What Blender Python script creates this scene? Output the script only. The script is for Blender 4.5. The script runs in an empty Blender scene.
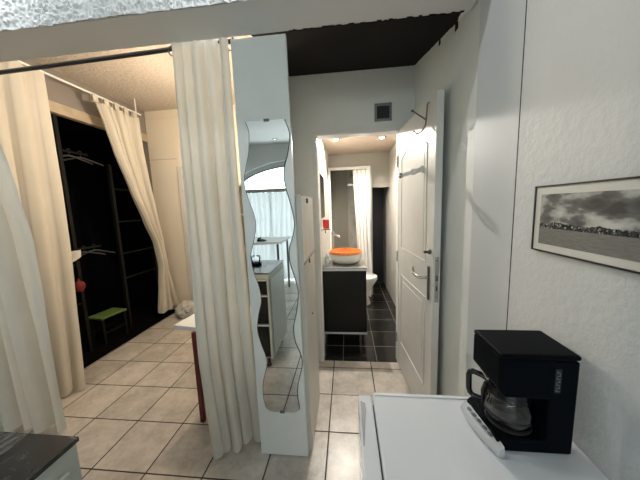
import bpy, bmesh, math, random
from mathutils import Vector, Matrix, noise
random.seed(4)
PI = math.pi
scene = bpy.context.scene
col = scene.collection

# ---------------------------------------------------------------- materials
def new_mat(name):
    m = bpy.data.materials.new(name); m.use_nodes = True
    nt = m.node_tree; b = nt.nodes['Principled BSDF']
    return m, nt, b

def L(nt, a, b): nt.links.new(a, b)

def noise_node(nt, scale, detail=4, rough=.5, vec=None, dim='3D'):
    n = nt.nodes.new('ShaderNodeTexNoise'); n.inputs['Scale'].default_value = scale
    n.inputs['Detail'].default_value = detail; n.inputs['Roughness'].default_value = rough
    if vec is None:
        g = nt.nodes.new('ShaderNodeNewGeometry'); vec = g.outputs['Position']
    L(nt, vec, n.inputs['Vector']); return n

def mixc(nt, fac, a, b):
    n = nt.nodes.new('ShaderNodeMix'); n.data_type = 'RGBA'
    if hasattr(fac, 'links'): L(nt, fac, n.inputs[0])
    else: n.inputs[0].default_value = fac
    for s, v in ((6, a), (7, b)):
        if hasattr(v, 'links'): L(nt, v, n.inputs[s])
        else: n.inputs[s].default_value = (*v, 1)
    return n.outputs[2]

def ramp(nt, fac, stops):
    r = nt.nodes.new('ShaderNodeValToRGB'); L(nt, fac, r.inputs[0])
    e = r.color_ramp.elements
    while len(e) < len(stops): e.new(.5)
    for i, (p, c) in enumerate(stops):
        e[i].position = p
        e[i].color = (*c, 1) if isinstance(c, tuple) else (c, c, c, 1)
    return r.outputs[0]

def math_n(nt, op, a, b=0.0):
    n = nt.nodes.new('ShaderNodeMath'); n.operation = op
    for i, v in enumerate((a, b)):
        if hasattr(v, 'links'): L(nt, v, n.inputs[i])
        else: n.inputs[i].default_value = v
    return n.outputs[0]

def bump(nt, b, h, strength, dist=.01):
    n = nt.nodes.new('ShaderNodeBump'); n.inputs['Strength'].default_value = strength
    n.inputs['Distance'].default_value = dist
    L(nt, h, n.inputs['Height']); L(nt, n.outputs[0], b.inputs['Normal'])

def simple(name, c, rough=.5, metal=0.0, var=.06, scale=9, bs=0.0, bscale=60, spec=.5, coat=0.0):
    """procedural colour with a little mottling and bump"""
    m, nt, b = new_mat(name)
    n = noise_node(nt, scale)
    lo = tuple(max(0, x*(1-var)) for x in c); hi = tuple(min(1, x*(1+var)) for x in c)
    L(nt, ramp(nt, n.outputs[0], [(.3, lo), (.7, hi)]), b.inputs['Base Color'])
    b.inputs['Roughness'].default_value = rough; b.inputs['Metallic'].default_value = metal
    b.inputs['Specular IOR Level'].default_value = spec
    b.inputs['Coat Weight'].default_value = coat
    if bs: bump(nt, b, noise_node(nt, bscale).outputs[0], bs)
    return m

def plaster(name, c, bs=.5, scale=30, rough=.7, var=.05, dist=.01):
    m, nt, b = new_mat(name)
    n = noise_node(nt, 2.5, 5)
    lo = tuple(x*(1-var) for x in c); hi = tuple(min(1, x*(1+var)) for x in c)
    L(nt, ramp(nt, n.outputs[0], [(.3, lo), (.7, hi)]), b.inputs['Base Color'])
    b.inputs['Roughness'].default_value = rough
    n2 = noise_node(nt, scale, 6, .6)
    bump(nt, b, n2.outputs[0], bs, dist)
    return m

def tiles(name, t, ox, oy, c1, c2, grout, rough, gw=.006, mott=6.0):
    m, nt, b = new_mat(name)
    g = nt.nodes.new('ShaderNodeNewGeometry'); s = nt.nodes.new('ShaderNodeSeparateXYZ')
    L(nt, g.outputs['Position'], s.inputs[0])
    u = math_n(nt, 'DIVIDE', math_n(nt, 'SUBTRACT', s.outputs[0], ox), t)
    v = math_n(nt, 'DIVIDE', math_n(nt, 'SUBTRACT', s.outputs[1], oy), t)
    def edge(q):
        f = math_n(nt, 'FRACT', q)
        return math_n(nt, 'MINIMUM', f, math_n(nt, 'SUBTRACT', 1.0, f))
    e = math_n(nt, 'MINIMUM', edge(u), edge(v))
    # rows of grout vary in darkness
    mask = math_n(nt, 'LESS_THAN', e, gw/t/2*1.0)
    cmb = nt.nodes.new('ShaderNodeCombineXYZ')
    L(nt, math_n(nt, 'FLOOR', u), cmb.inputs[0]); L(nt, math_n(nt, 'FLOOR', v), cmb.inputs[1])
    wn = nt.nodes.new('ShaderNodeTexWhiteNoise'); wn.noise_dimensions = '3D'; L(nt, cmb.outputs[0], wn.inputs['Vector'])
    n = noise_node(nt, mott, 8, .65)
    n2 = noise_node(nt, mott*5, 6, .7)
    f = math_n(nt, 'ADD', math_n(nt, 'MULTIPLY', n.outputs[0], .7), math_n(nt, 'MULTIPLY', n2.outputs[0], .3))
    f = math_n(nt, 'ADD', f, math_n(nt, 'MULTIPLY', math_n(nt, 'SUBTRACT', wn.outputs[0], .5), .12))
    base = ramp(nt, f, [(.32, c1), (.62, c2)])
    L(nt, mixc(nt, mask, base, grout), b.inputs['Base Color'])
    L(nt, ramp(nt, mask, [(0, rough), (1, .9)]), b.inputs['Roughness'])
    h = math_n(nt, 'MINIMUM', e, gw/t)
    bump(nt, b, math_n(nt, 'ADD', math_n(nt, 'MULTIPLY', h, 40.0), math_n(nt, 'MULTIPLY', n2.outputs[0], .25)), .35, .003)
    return m

def emis(name, c, s):
    m, nt, b = new_mat(name)
    b.inputs['Base Color'].default_value = (*c, 1)
    b.inputs['Emission Color'].default_value = (*c, 1); b.inputs['Emission Strength'].default_value = s
    return m

def cloth(name, c, trans=.25, bs=.25, alpha=0.0, wscale=350):
    m, nt, b = new_mat(name)
    nt.nodes.remove(b); out = nt.nodes['Material Output']
    d = nt.nodes.new('ShaderNodeBsdfDiffuse'); t = nt.nodes.new('ShaderNodeBsdfTranslucent')
    n = noise_node(nt, 5, 4)
    cc = ramp(nt, n.outputs[0], [(.3, tuple(x*.94 for x in c)), (.7, c)])
    L(nt, cc, d.inputs[0]); L(nt, cc, t.inputs[0])
    mx = nt.nodes.new('ShaderNodeMixShader'); mx.inputs[0].default_value = trans
    L(nt, d.outputs[0], mx.inputs[1]); L(nt, t.outputs[0], mx.inputs[2])
    bn = nt.nodes.new('ShaderNodeBump'); bn.inputs['Strength'].default_value = bs; bn.inputs['Distance'].default_value = .004
    L(nt, noise_node(nt, 25, 5).outputs[0], bn.inputs['Height']); L(nt, bn.outputs[0], d.inputs['Normal'])
    last = mx.outputs[0]
    if alpha:
        tr = nt.nodes.new('ShaderNodeBsdfTransparent'); m2 = nt.nodes.new('ShaderNodeMixShader')
        m2.inputs[0].default_value = alpha; L(nt, last, m2.inputs[1]); L(nt, tr.outputs[0], m2.inputs[2]); last = m2.outputs[0]
    L(nt, last, out.inputs[0])
    return m

def thin_glass(name, tint=(1, 1, 1), gloss=.1):
    m, nt, b = new_mat(name); nt.nodes.remove(b); out = nt.nodes['Material Output']
    tr = nt.nodes.new('ShaderNodeBsdfTransparent'); tr.inputs[0].default_value = (*tint, 1)
    gl = nt.nodes.new('ShaderNodeBsdfGlossy'); gl.inputs['Roughness'].default_value = .03
    lw = nt.nodes.new('ShaderNodeLayerWeight'); lw.inputs[0].default_value = .35
    f = math_n(nt, 'MINIMUM', math_n(nt, 'ADD', math_n(nt, 'MULTIPLY', lw.outputs['Facing'], .3), gloss), 1.0)
    mx = nt.nodes.new('ShaderNodeMixShader'); L(nt, f, mx.inputs[0])
    L(nt, tr.outputs[0], mx.inputs[1]); L(nt, gl.outputs[0], mx.inputs[2]); L(nt, mx.outputs[0], out.inputs[0])
    return m

M = {}
M['floor'] = tiles('beige_floor_tile', .33662, -1.82794, 1.15038, (.34, .305, .26), (.64, .585, .52), (.03, .024, .02), .3, gw=.0078)
M['bath_floor'] = tiles('black_floor_tile', .3165, -.0625, 2.533, (.009, .0085, .008), (.020, .019, .017), (.22, .21, .19), .25, gw=.005)
M['wall_rough'] = plaster('grey_white_rough_plaster', (.62, .64, .64), .55, 38, .55, .03, .006)
M['wall_smooth'] = plaster('grey_white_smooth_paint', (.60, .625, .625), .12, 18, .5, .02, .004)
M['wall_hall'] = plaster('pale_grey_wall_paint', (.76, .78, .75), .2, 14, .55, .05, .006)
M['beam'] = plaster('white_beam_paint', (.68, .69, .69), .15, 20, .6, .03, .004)
M['roughcast'] = plaster('white_roughcast_plaster', (.82, .82, .82), .6, 60, .75, .03, .004)
M['dark_ceiling'] = simple('dark_brown_black_paint', (.006, .0052, .0046), .8, spec=.15, var=.25, scale=4, bs=.1)
M['cream_wall'] = plaster('cream_wall_paint', (.74, .66, .53), .12, 12, .6, .03, .004)
M['cream_ceiling'] = plaster('cream_textured_ceiling', (.58, .51, .44), .8, 26, .7, .03, .025)
M['grey_brown'] = plaster('grey_brown_upper_wall', (.24, .215, .19), .2, 12, .7, .05, .004)
M['closet_black'] = simple('closet_black', (.0022, .0022, .003), .9, var=.2, spec=.05)
M['closet_frame'] = simple('dark_grey_metal_frame', (.007, .0066, .006), .6, spec=.15)
M['wood_trim'] = simple('beige_wood_strip', (.42, .34, .25), .5, var=.1, scale=14)
M['white_paint'] = simple('white_gloss_paint', (.76, .76, .74), .3, var=.02)
M['white_panel'] = simple('white_melamine', (.80, .82, .80), .35, var=.02)
M['cabinet_grey'] = simple('pale_grey_green_laminate', (.52, .55, .50), .35, var=.04)
M['cream_panel'] = simple('cream_grey_melamine', (.60, .58, .52), .4, var=.04)
M['door_paint'] = simple('ivory_door_paint', (.72, .71, .67), .35, var=.03)
M['fridge'] = simple('white_fridge_enamel', (.80, .82, .85), .18, var=.01, coat=.3)
M['hanger_grey'] = simple('dull_grey_plastic', (.03, .03, .03), .5)
M['fridge_grip'] = simple('grey_fridge_grip', (.25, .26, .27), .4)
M['rubber'] = simple('dark_rubber_gasket', (.03, .03, .03), .7)
M['black_plastic'] = simple('black_plastic', (.0025, .004, .006), .5, var=.1, bs=.05, bscale=300, spec=.05)
M['black_gloss'] = simple('glossy_black_plastic', (.005, .005, .007), .12)
M['silver_plastic'] = simple('silver_plastic', (.66, .67, .69), .28, metal=.2, var=.03)
M['button_grey'] = simple('grey_button', (.22, .23, .25), .35, metal=.3)
M['chrome'] = simple('brushed_chrome', (.55, .53, .5), .22, metal=1.0, var=.03)
M['steel_dark'] = simple('dark_steel', (.16, .15, .14), .35, metal=.8)
M['curtain_cream'] = cloth('cream_curtain_cloth', (.66, .61, .52), .2)
M['curtain_white'] = cloth('off_white_curtain_cloth', (.83, .81, .745), .25)
M['sheer'] = cloth('sheer_white_cloth', (.60, .63, .65), .22, alpha=.04)
M['shower_cloth'] = cloth('white_shower_cloth', (.82, .80, .77), .2)
M['red_paint'] = simple('dark_red_paint', (.16, .012, .018), .3)
M['dull_red'] = simple('dull_red_fabric', (.16, .010, .010), .8)
M['red'] = simple('bright_red_plastic', (.65, .03, .02), .35)
M['green_paint'] = simple('lime_green_paint', (.09, .15, .028), .6)
M['vanity'] = simple('dark_brown_laminate', (.008, .007, .006), .4, var=.15, scale=30, spec=.25)
M['grey_top'] = simple('grey_stone_top', (.19, .185, .17), .3, var=.1, scale=20)
M['porcelain'] = simple('white_porcelain', (.84, .83, .80), .1, coat=.4, var=.01)
M['orange'] = simple('orange_glaze', (.85, .27, .07), .3, var=.25, scale=55)
M['soap'] = thin_glass('clear_blue_plastic', (.75, .82, .9), .2)
M['glass'] = thin_glass('clear_glass', (.96, .98, .97), .05)
M['carafe_glass'] = thin_glass('carafe_glass', (.62, .62, .62), .03)
M['shower_glass'] = thin_glass('shower_glass', (.9, .9, .88), .0)
M['acrylic'] = simple('milky_clear_plastic', (.82, .81, .78), .15, var=.1, coat=.5)
M['grey_tile'] = plaster('grey_bathroom_tile', (.37, .355, .31), .05, 5, .3, .08, .003)
M['marble_strip'] = plaster('marbled_grey_tile', (.42, .40, .36), .05, 9, .25, .4, .003)
M['bath_wall'] = plaster('bathroom_white_paint', (.62, .60, .55), .08, 12, .4, .03, .003)
M['bath_ceiling'] = simple('pinkish_bathroom_ceiling', (.50, .41, .33), .6, var=.04)
M['navy'] = simple('dark_navy_shade', (.012, .014, .022), .5)
M['lamp'] = emis('warm_lamp_glow', (1.0, .88, .68), 40)
M['lamp_room'] = emis('warm_room_lamp_glow', (1.0, .72, .42), 6)
M['lamp_off'] = emis('cool_spot_glow', (.9, .95, 1), 1.5)
M['bag'] = cloth('grey_white_plastic_bag', (.62, .60, .56), .15, .6)
M['frame_black'] = simple('black_picture_frame', (.015, .014, .014), .35)
M['mat_board'] = simple('cream_mat_board', (.66, .65, .60), .6, var=.02)

m, nt, b = new_mat('mirror_glass'); b.inputs['Metallic'].default_value = 1; b.inputs['Roughness'].default_value = .012
n = noise_node(nt, 3); L(nt, ramp(nt, n.outputs[0], [(0, (.84, .87, .87)), (1, (.88, .90, .90))]), b.inputs['Base Color']); M['mirror'] = m
M['mirror_rim'] = simple('dark_mirror_rim', (.05, .055, .055), .5)

# beaded wall of the bathroom: vertical grooves
m, nt, b = new_mat('white_grooved_boards'); b.inputs['Base Color'].default_value = (.62, .60, .56, 1); b.inputs['Roughness'].default_value = .35
g = nt.nodes.new('ShaderNodeNewGeometry'); s = nt.nodes.new('ShaderNodeSeparateXYZ'); L(nt, g.outputs['Position'], s.inputs[0])
f = math_n(nt, 'FRACT', math_n(nt, 'MULTIPLY', s.outputs[1], 9.0)); e = math_n(nt, 'LESS_THAN', f, .12)
L(nt, mixc(nt, e, (.60, .58, .53), (.28, .26, .24)), b.inputs['Base Color'])
M['boards'] = m

# dark marbled worktop
m, nt, b = new_mat('black_marbled_worktop'); b.inputs['Roughness'].default_value = .22
n = noise_node(nt, 5, 8, .6); n.inputs['Distortion'].default_value = 2.2
L(nt, ramp(nt, n.outputs[0], [(.40, (.012, .013, .014)), (.50, (.03, .032, .034)), (.53, (.14, .145, .15)), (.57, (.03, .032, .034)), (.75, (.012, .013, .014))]), b.inputs['Base Color'])
M['marble'] = m

# black and white harbour panorama (printed picture)
m, nt, b = new_mat('harbour_panorama_print'); b.inputs['Roughness'].default_value = .25
g = nt.nodes.new('ShaderNodeNewGeometry'); s = nt.nodes.new('ShaderNodeSeparateXYZ'); L(nt, g.outputs['Position'], s.inputs[0])
zz = s.outputs[2]
mp = nt.nodes.new('ShaderNodeMapping'); mp.inputs['Scale'].default_value = (1, .8, 1.9); L(nt, g.outputs['Position'], mp.inputs[0])
cl = noise_node(nt, 16, 5, .5, mp.outputs[0])
sky = ramp(nt, cl.outputs[0], [(.34, (.07, .07, .066)), (.47, (.16, .16, .15)), (.52, (.36, .36, .34)), (.66, (.60, .60, .56))])
mp2 = nt.nodes.new('ShaderNodeMapping'); mp2.inputs['Scale'].default_value = (1, 1, 6); L(nt, g.outputs['Position'], mp2.inputs[0])
wa = noise_node(nt, 60, 3, .5, mp2.outputs[0])
water = ramp(nt, wa.outputs[0], [(.3, (.17, .165, .15)), (.7, (.24, .235, .215))])
vo = nt.nodes.new('ShaderNodeTexVoronoi'); vo.inputs['Scale'].default_value = 320; L(nt, g.outputs['Position'], vo.inputs['Vector'])
tv = ramp(nt, vo.outputs['Color'], [(.35, (.012, .012, .015)), (.60, (.05, .05, .055)), (.72, (.12, .12, .12)), (.85, (.42, .42, .40))])
hn = noise_node(nt, 30, 5, .7)
top = math_n(nt, 'ADD', math_n(nt, 'MULTIPLY', math_n(nt, 'SUBTRACT', hn.outputs[0], .5), .020), 1.384)
in_sky = math_n(nt, 'GREATER_THAN', zz, top)
below = math_n(nt, 'LESS_THAN', zz, 1.3705)
c = mixc(nt, in_sky, tv, sky); c = mixc(nt, below, c, water)
L(nt, c, b.inputs['Base Color']); M['print'] = m

# ---------------------------------------------------------------- geometry helpers
def wl(o):
    p = Vector((0, 0, 0))
    while o: p += o.location; o = o.parent
    return p

def obj(name, bm, mat, parent=None, smooth=False, bevel=0.0, world=True):
    """link a bmesh (in world coordinates) as one object; a child takes its parent's origin"""
    me = bpy.data.meshes.new(name)
    if parent is not None and world: bmesh.ops.translate(bm, verts=bm.verts, vec=-wl(parent))
    bmesh.ops.recalc_face_normals(bm, faces=bm.faces)
    bm.to_mesh(me); bm.free()
    for mm in (mat if isinstance(mat, (list, tuple)) else [mat]): me.materials.append(M[mm])
    if smooth:
        for p in me.polygons: p.use_smooth = True
        me.set_sharp_from_angle(angle=math.radians(38))
    o = bpy.data.objects.new(name, me); col.objects.link(o)
    if parent is not None: o.parent = parent
    if bevel:
        bv = o.modifiers.new('bevel', 'BEVEL'); bv.width = bevel; bv.segments = 2; bv.limit_method = 'ANGLE'
    return o

def tag(o, label, cat, group=None):
    o['label'] = label; o['category'] = cat
    if group: o['group'] = group
    return o

def thing(name, loc, label, cat, group=None):
    o = bpy.data.objects.new(name, None); o.location = loc; o.empty_display_size = .05
    col.objects.link(o); return tag(o, label, cat, group)

def struct(name, bm, mat, parent=None, **k):
    o = obj(name, bm, mat, parent, **k)
    if parent is None: o['kind'] = 'structure'
    return o

def box(bm, x0, x1, y0, y1, z0, z1, rot=None):
    vs = [bm.verts.new((x, y, z)) for x in (x0, x1) for y in (y0, y1) for z in (z0, z1)]
    for f in ((0, 1, 3, 2), (4, 6, 7, 5), (0, 4, 5, 1), (2, 3, 7, 6), (0, 2, 6, 4), (1, 5, 7, 3)):
        bm.faces.new([vs[i] for i in f])
    return vs

def B(*a):
    bm = bmesh.new()
    if a: box(bm, *a)
    return bm

def tube(bm, pts, r, seg=10, cap=True):
    pts = [Vector(p) for p in pts]; rs = r if isinstance(r, (list, tuple)) else [r]*len(pts)
    rings = []; prev = None
    for i, p in enumerate(pts):
        if i == 0: d = pts[1]-p
        elif i == len(pts)-1: d = p-pts[i-1]
        else: d = (pts[i+1]-p).normalized()+(p-pts[i-1]).normalized()
        d.normalize()
        if prev is None:
            a = Vector((0, 0, 1)) if abs(d.z) < .9 else Vector((1, 0, 0)); n = d.cross(a).normalized()
        else:
            n = (prev-d*prev.dot(d)).normalized()
        prev = n; bb = d.cross(n)
        rings.append([bm.verts.new(p+rs[i]*(math.cos(t)*n+math.sin(t)*bb)) for t in (2*PI*k/seg for k in range(seg))])
    for a, b2 in zip(rings, rings[1:]):
        for k in range(seg): bm.faces.new((a[k], a[(k+1) % seg], b2[(k+1) % seg], b2[k]))
    if cap: bm.faces.new(rings[0][::-1]); bm.faces.new(rings[-1])

def lathe(bm, prof, c, seg=32, axis='z', sx=1.0, sy=1.0, cap=True):
    """prof: list of (radius, height)"""
    c = Vector(c); rings = []
    for r, h in prof:
        ring = []
        for k in range(seg):
            t = 2*PI*k/seg; x, y = r*math.cos(t)*sx, r*math.sin(t)*sy
            v = (x, y, h) if axis == 'z' else ((h, x, y) if axis == 'x' else (x, h, y))
            ring.append(bm.verts.new(c+Vector(v)))
        rings.append(ring)
    for a, b2 in zip(rings, rings[1:]):
        for k in range(seg): bm.faces.new((a[k], a[(k+1) % seg], b2[(k+1) % seg], b2[k]))
    if cap:
        bm.faces.new(rings[0][::-1]); bm.faces.new(rings[-1])

def prism(bm, poly, lo, hi, axis):
    """extrude a 2D polygon along an axis (0,1,2)"""
    def P(a, b2, t):
        return (t, a, b2) if axis == 0 else ((a, t, b2) if axis == 1 else (a, b2, t))
    A = [bm.verts.new(P(a, b2, lo)) for a, b2 in poly]; C = [bm.verts.new(P(a, b2, hi)) for a, b2 in poly]
    n = len(poly)
    for i in range(n): bm.faces.new((A[i], A[(i+1) % n], C[(i+1) % n], C[i]))
    bm.faces.new(A[::-1]); bm.faces.new(C)

def interp(tab, z):
    """tab: list of (z, value...) from top to bottom"""
    if z >= tab[0][0]: return tab[0][1:]
    for a, b2 in zip(tab, tab[1:]):
        if z >= b2[0]:
            t = (a[0]-z)/(a[0]-b2[0]+1e-9); t = t*t*(3-2*t)*.3+t*.7
            return tuple(p+(q-p)*t for p, q in zip(a[1:], b2[1:]))
    return tab[-1][1:]

def curtain(tabL, tabR, zt, zb, nf, amp_t, amp_b, nu=160, nv=46, seed=0, hem=.012, thick=.0015, phase=0.0):
    """cloth hanging between two edges; each edge a table (z, x, y)"""
    bm = bmesh.new(); rows = []
    rnd = random.Random(seed)
    wob = [(rnd.uniform(.6, 1.4), rnd.uniform(0, 6.28)) for _ in range(4)]
    for j in range(nv+1):
        v = j/nv; z = zt+(zb-zt)*v
        lx, ly = interp(tabL, z); rx, ry = interp(tabR, z)
        e = Vector((rx-lx, ry-ly, 0)); n = Vector((-e.y, e.x, 0)).normalized(); en = e.normalized()
        row = []
        amp = amp_t+(amp_b-amp_t)*min(1, v*1.5)
        for i in range(nu+1):
            u = i/nu
            uu = u+.035*math.sin(2*PI*u*wob[0][0]+wob[0][1])+.012*math.sin(5*v+wob[1][1]+u*7)
            ph = 2*PI*nf*uu+phase+.5*math.sin(2.2*v+wob[2][1])
            d = math.sin(ph)+.3*math.sin(1.7*ph+wob[3][1]+v)
            sharp = math.copysign(abs(math.sin(ph))**.75, math.sin(ph))
            off = amp*(.75*sharp+.35*math.sin(.53*ph+wob[3][1])+.1*math.sin(2.3*ph+3*v))
            p = Vector((lx, ly, z))+e*u+n*off+en*amp*.35*math.cos(ph)*(1 if 0 < i < nu else 0)
            if j >= nv-1: p.z += .012*math.sin(ph+1)
            row.append(bm.verts.new(p))
        rows.append(row)
    for a, b2 in zip(rows, rows[1:]):
        for i in range(nu): bm.faces.new((a[i], a[i+1], b2[i+1], b2[i]))
    return bm

def copy_tree(o, loc=None, label=None):
    """a copy of a thing with copies of its parts and sub-parts"""
    r = o.copy(); col.objects.link(r)
    if loc is not None: r.location = loc
    if label: r['label'] = label
    for ch in o.children:
        c2 = ch.copy(); col.objects.link(c2); c2.parent = r
        for g2 in ch.children:
            d2 = g2.copy(); col.objects.link(d2); d2.parent = c2
    return r

# ================================================================ THE SETTING
XR = .553           # right wall
struct('floor', B(-3.45, .72, -2.9, 2.262, -.06, 0), 'floor')
bm = B(-3.45, -.45, 2.2622, 3.55, -.06, 0); struct('floor', bm, 'floor')
bm = B(-.45, .80, 2.2622, 4.95, -.06, -.0005); struct('floor', bm, 'bath_floor')

# right wall: rough plaster near the camera, smooth boxed-in part, hall part
struct('wall_right', B(XR, XR+.12, -2.7, .918, 0, 2.72), 'wall_rough')
struct('trim_1', B(XR+.002, XR+.10, .923, 1.213, 0, 2.72), 'wall_smooth')
struct('wall_right', B(XR+.010, XR+.10, 1.213, 2.25, 0, 2.72), 'wall_hall')

struct('crack_shade', B(XR-.0004, XR+.02, .9181, .9229, 0, 2.72), 'rubber')  # dark strip filling the wall crack, painted in place of its shade
# wall with the bathroom doorway
bm = bmesh.new()
DL, DR, DT, YD = -.247, .436, 2.045, 2.25
box(bm, -.56, DL, YD, YD+.09, 0, 2.72); box(bm, DR, .72, YD, YD+.09, 0, 2.72); box(bm, DL, DR, YD, YD+.09, DT, 2.72)
struct('wall_back', bm, 'wall_hall')
bm = bmesh.new()   # thin casing round the doorway
box(bm, DL-.028, DL+.008, YD-.012, YD-.0005, 0, DT); box(bm, DR, DR+.02, YD-.012, YD-.0005, 0, DT); box(bm, DL+.0005, DL+.008, YD, YD+.10, 0, DT-.0065)
box(bm, DL-.028, DR+.02, YD-.012, YD-.0005, DT, DT+.022); box(bm, DL, DR, YD-.012, YD+.10, DT-.006, DT-.0005)
struct('trim_2', bm, 'white_paint', bevel=.003)

# hall left wall, dividing the hall and the bathroom from the room with the closet
struct('wall_hall', B(-.60, -.449, 1.80, 2.249, 0, 2.80), 'wall_hall')
bm = bmesh.new(); box(bm, -.60, -.449, 2.342, 3.60, 0, 2.85); struct('wall_divider', bm, 'cream_wall')

# beam: underside z 2.27, rough front
bm = bmesh.new()
box(bm, -3.3, XR-.001, 1.103, 1.30, 2.272, 2.72)
struct('trim_3', bm, 'beam')
bm = bmesh.new(); nu, nv = 1000, 90; rows = []
for j in range(nv+1):
    z = 2.268+(2.715-2.268)*j/nv; r_ = []
    for i in range(nu+1):
        x = -2.69+(XR-.002+2.69)*i/nu
        h = .45*(1-2*abs(noise.noise(Vector((x*26, z*30, 1)))))+.9*max(0, noise.noise(Vector((x*55, z*65, 7))))+.5*noise.noise(Vector((x*120, z*120, 5)))+noise.noise(Vector((x*7, z*9, 3)))*.5
        zz_ = z
        if j == 0: zz_ += .004*noise.noise(Vector((x*22, 2, 1)))
        r_.append(bm.verts.new((x, 1.0985-.011*max(0, h+.1), zz_)))
    rows.append(r_)
for a, b2 in zip(rows, rows[1:]):
    for i in range(nu): bm.faces.new((a[i], a[i+1], b2[i+1], b2[i]))
back = [bm.verts.new((x, 1.1025, z)) for x, z in ((-2.69, 2.27), (XR-.002, 2.27), (XR-.002, 2.715), (-2.69, 2.715))]
bm.faces.new(back)
struct('trim_4', bm, 'roughcast', smooth=True)

# sloping dark ceiling over the hall, with a ragged right edge
def zc(y): return 2.285+(y-1.30)*(2.527-2.285)/.95
bm = bmesh.new()
edge = []
rn = random.Random(3)
ys = [1.301+(2.249-1.301)*k/40 for k in range(41)]
for y in ys:
    bite = .006*rn.random()
    if abs(y-1.46) < .025: bite = .0
    if .02 < y-1.301 < .15: bite += .0
    edge.append((XR+.007-bite-.032*max(0, 1-(y-1.301)/.16), y))
A = []; Cc = []
for x, y in edge: A.append((bm.verts.new((-.448, y, zc(y))), bm.verts.new((x, y, zc(y)))))
for x, y in edge: Cc.append((bm.verts.new((-.448, y, zc(y)+.08)), bm.verts.new((x, y, zc(y)+.08))))
for R_ in (A, Cc):
    for a, b2 in zip(R_, R_[1:]): bm.faces.new((a[0], a[1], b2[1], b2[0]))
bm.faces.new((A[0][0], A[0][1], Cc[0][1], Cc[0][0])); bm.faces.new((A[-1][0], A[-1][1], Cc[-1][1], Cc[-1][0]))
# little paint drips where the dark paint runs onto the wall
for y0, d, w in ((1.462, .030, .03), (1.70, .024, .022)):
    box(bm, XR+.006, XR+.0095, y0-w/2, y0+w/2, zc(y0)-d, zc(y0)+.02)
# ragged strip of paint at the beam's back edge
struct('ceiling_hall', bm, 'dark_ceiling')
bm = bmesh.new(); prism(bm, [(1.301, zc(1.301)+.003), (2.249, zc(2.249)+.003), (2.249, zc(2.249)+.09), (1.301, zc(1.301)+.09)], .50, XR+.0095, 0); struct('trim_11', bm, 'wall_hall')
bm = bmesh.new(); rn = random.Random(9); x = -.25
while x < XR-.03:
    w = rn.uniform(.008, .03); box(bm, x, x+w, 1.301-rn.uniform(.001, .010), 1.301, 2.2695, 2.2725); x += w
struct('trim_5', bm, 'dark_ceiling')

# front room behind the camera
struct('ceiling', B(-2.82, XR+.1, -2.7, 1.10, 2.70, 2.80), 'beam')
struct('wall_left', B(-2.82, -2.70, -2.7, 1.28, 0, 2.80), 'wall_rough')
YW = -2.5
# back wall with arched opening; centre x=-.9
cx, hw, zs = -.9, 1.40, 1.80
def arch(a, h, n=28, z0=zs): return [(cx+a*math.cos(PI-PI*k/n), z0+h*math.sin(PI-PI*k/n)) for k in range(n+1)]
bm = bmesh.new()
out = arch(hw, .60)
box(bm, -2.82, cx-hw, YW-.25, YW, 0, 2.72); box(bm, cx+hw, XR+.1, YW-.25, YW, 0, 2.72)
top_ = [(x, z) for x, z in out]
for (x0, z0), (x1, z1) in zip(top_, top_[1:]):
    prism(bm, [(x0, z0), (x1, z1), (x1, 2.72), (x0, 2.72)], YW-.25, YW, 1)
struct('wall_window', bm, 'wall_rough')
# window: frame, glass, mullions, with a narrower arch inside the reveal
bm = bmesh.new()
ina = [(cx-1.33, .03)]+arch(1.33, .50, z0=1.80)+[(cx+1.33, .03)]
oua = [(cx-hw, 0)]+arch(hw, .60)+[(cx+hw, 0)]
for (a, b2), (c_, d_) in zip(zip(ina, oua), zip(ina[1:], oua[1:])):
    prism(bm, [a, b2, d_, c_], YW-.17, YW-.11, 1)
wf = struct('window_1', bm, 'wall_smooth')
bm = bmesh.new()
tube(bm, [(x, YW-.10, z-.005) for x, z in ina[1:-1]], .014, 8)
box(bm, cx-1.33, cx+1.33, YW-.16, YW-.10, 1.80, 1.85)
for xm in (-1.33, -.66, 0, .66, 1.30): box(bm, cx+xm-.02, cx+xm+.02, YW-.16, YW-.10, 0.02, 1.80)
struct('window_frame', bm, 'steel_dark', wf)
bm = bmesh.new(); prism(bm, ina, YW-.145, YW-.141, 1); struct('window_pane', bm, 'glass', wf)
# cream room at the left, with closet recess
CL = 2.81; YF = 3.42
struct('wall_far', B(-3.5, -.45, YF, YF+.1, 0, CL+.05), 'cream_wall')
struct('ceiling', B(-2.82, -.602, 1.301, YF, CL, CL+.1), 'cream_ceiling')
bm = bmesh.new()   # closet wall: above and beside the opening
box(bm, -2.80, -2.70, 1.28, YF, 2.50, CL+.02); box(bm, -2.80, -2.70, 3.412, YF, 0, 2.50); box(bm, -2.80, -2.70, 1.28, 1.42, 0, 2.50)
struct('wall_closet', bm, 'grey_brown')
struct('trim_6', B(-2.735, -2.665, 1.42, 3.38, 2.40, 2.50), 'wood_trim', bevel=.006)
bm = bmesh.new()
box(bm, -3.50, -3.44, 1.36, 3.42, 0, 2.5); box(bm, -3.44, -2.80, 1.36, 1.42, 0, 2.5); box(bm, -3.44, -2.80, 3.412, 3.42, 0, 2.5)
box(bm, -3.44, -2.80, 1.42, 3.412, 2.44, 2.5)
struct('wall_closet_recess', bm, 'closet_black')
struct('floor', B(-3.44, -2.515, 1.42, 3.412, .0005, .012), 'closet_black')
bm = bmesh.new(); box(bm, -2.69, -.61, YF-.012, YF, 2.70, 2.722); struct('trim_7', bm, 'cream_wall')
struct('trim_13', B(-2.69, -2.30, YF-.004, YF, 2.168, 2.174), 'wood_trim')
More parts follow.
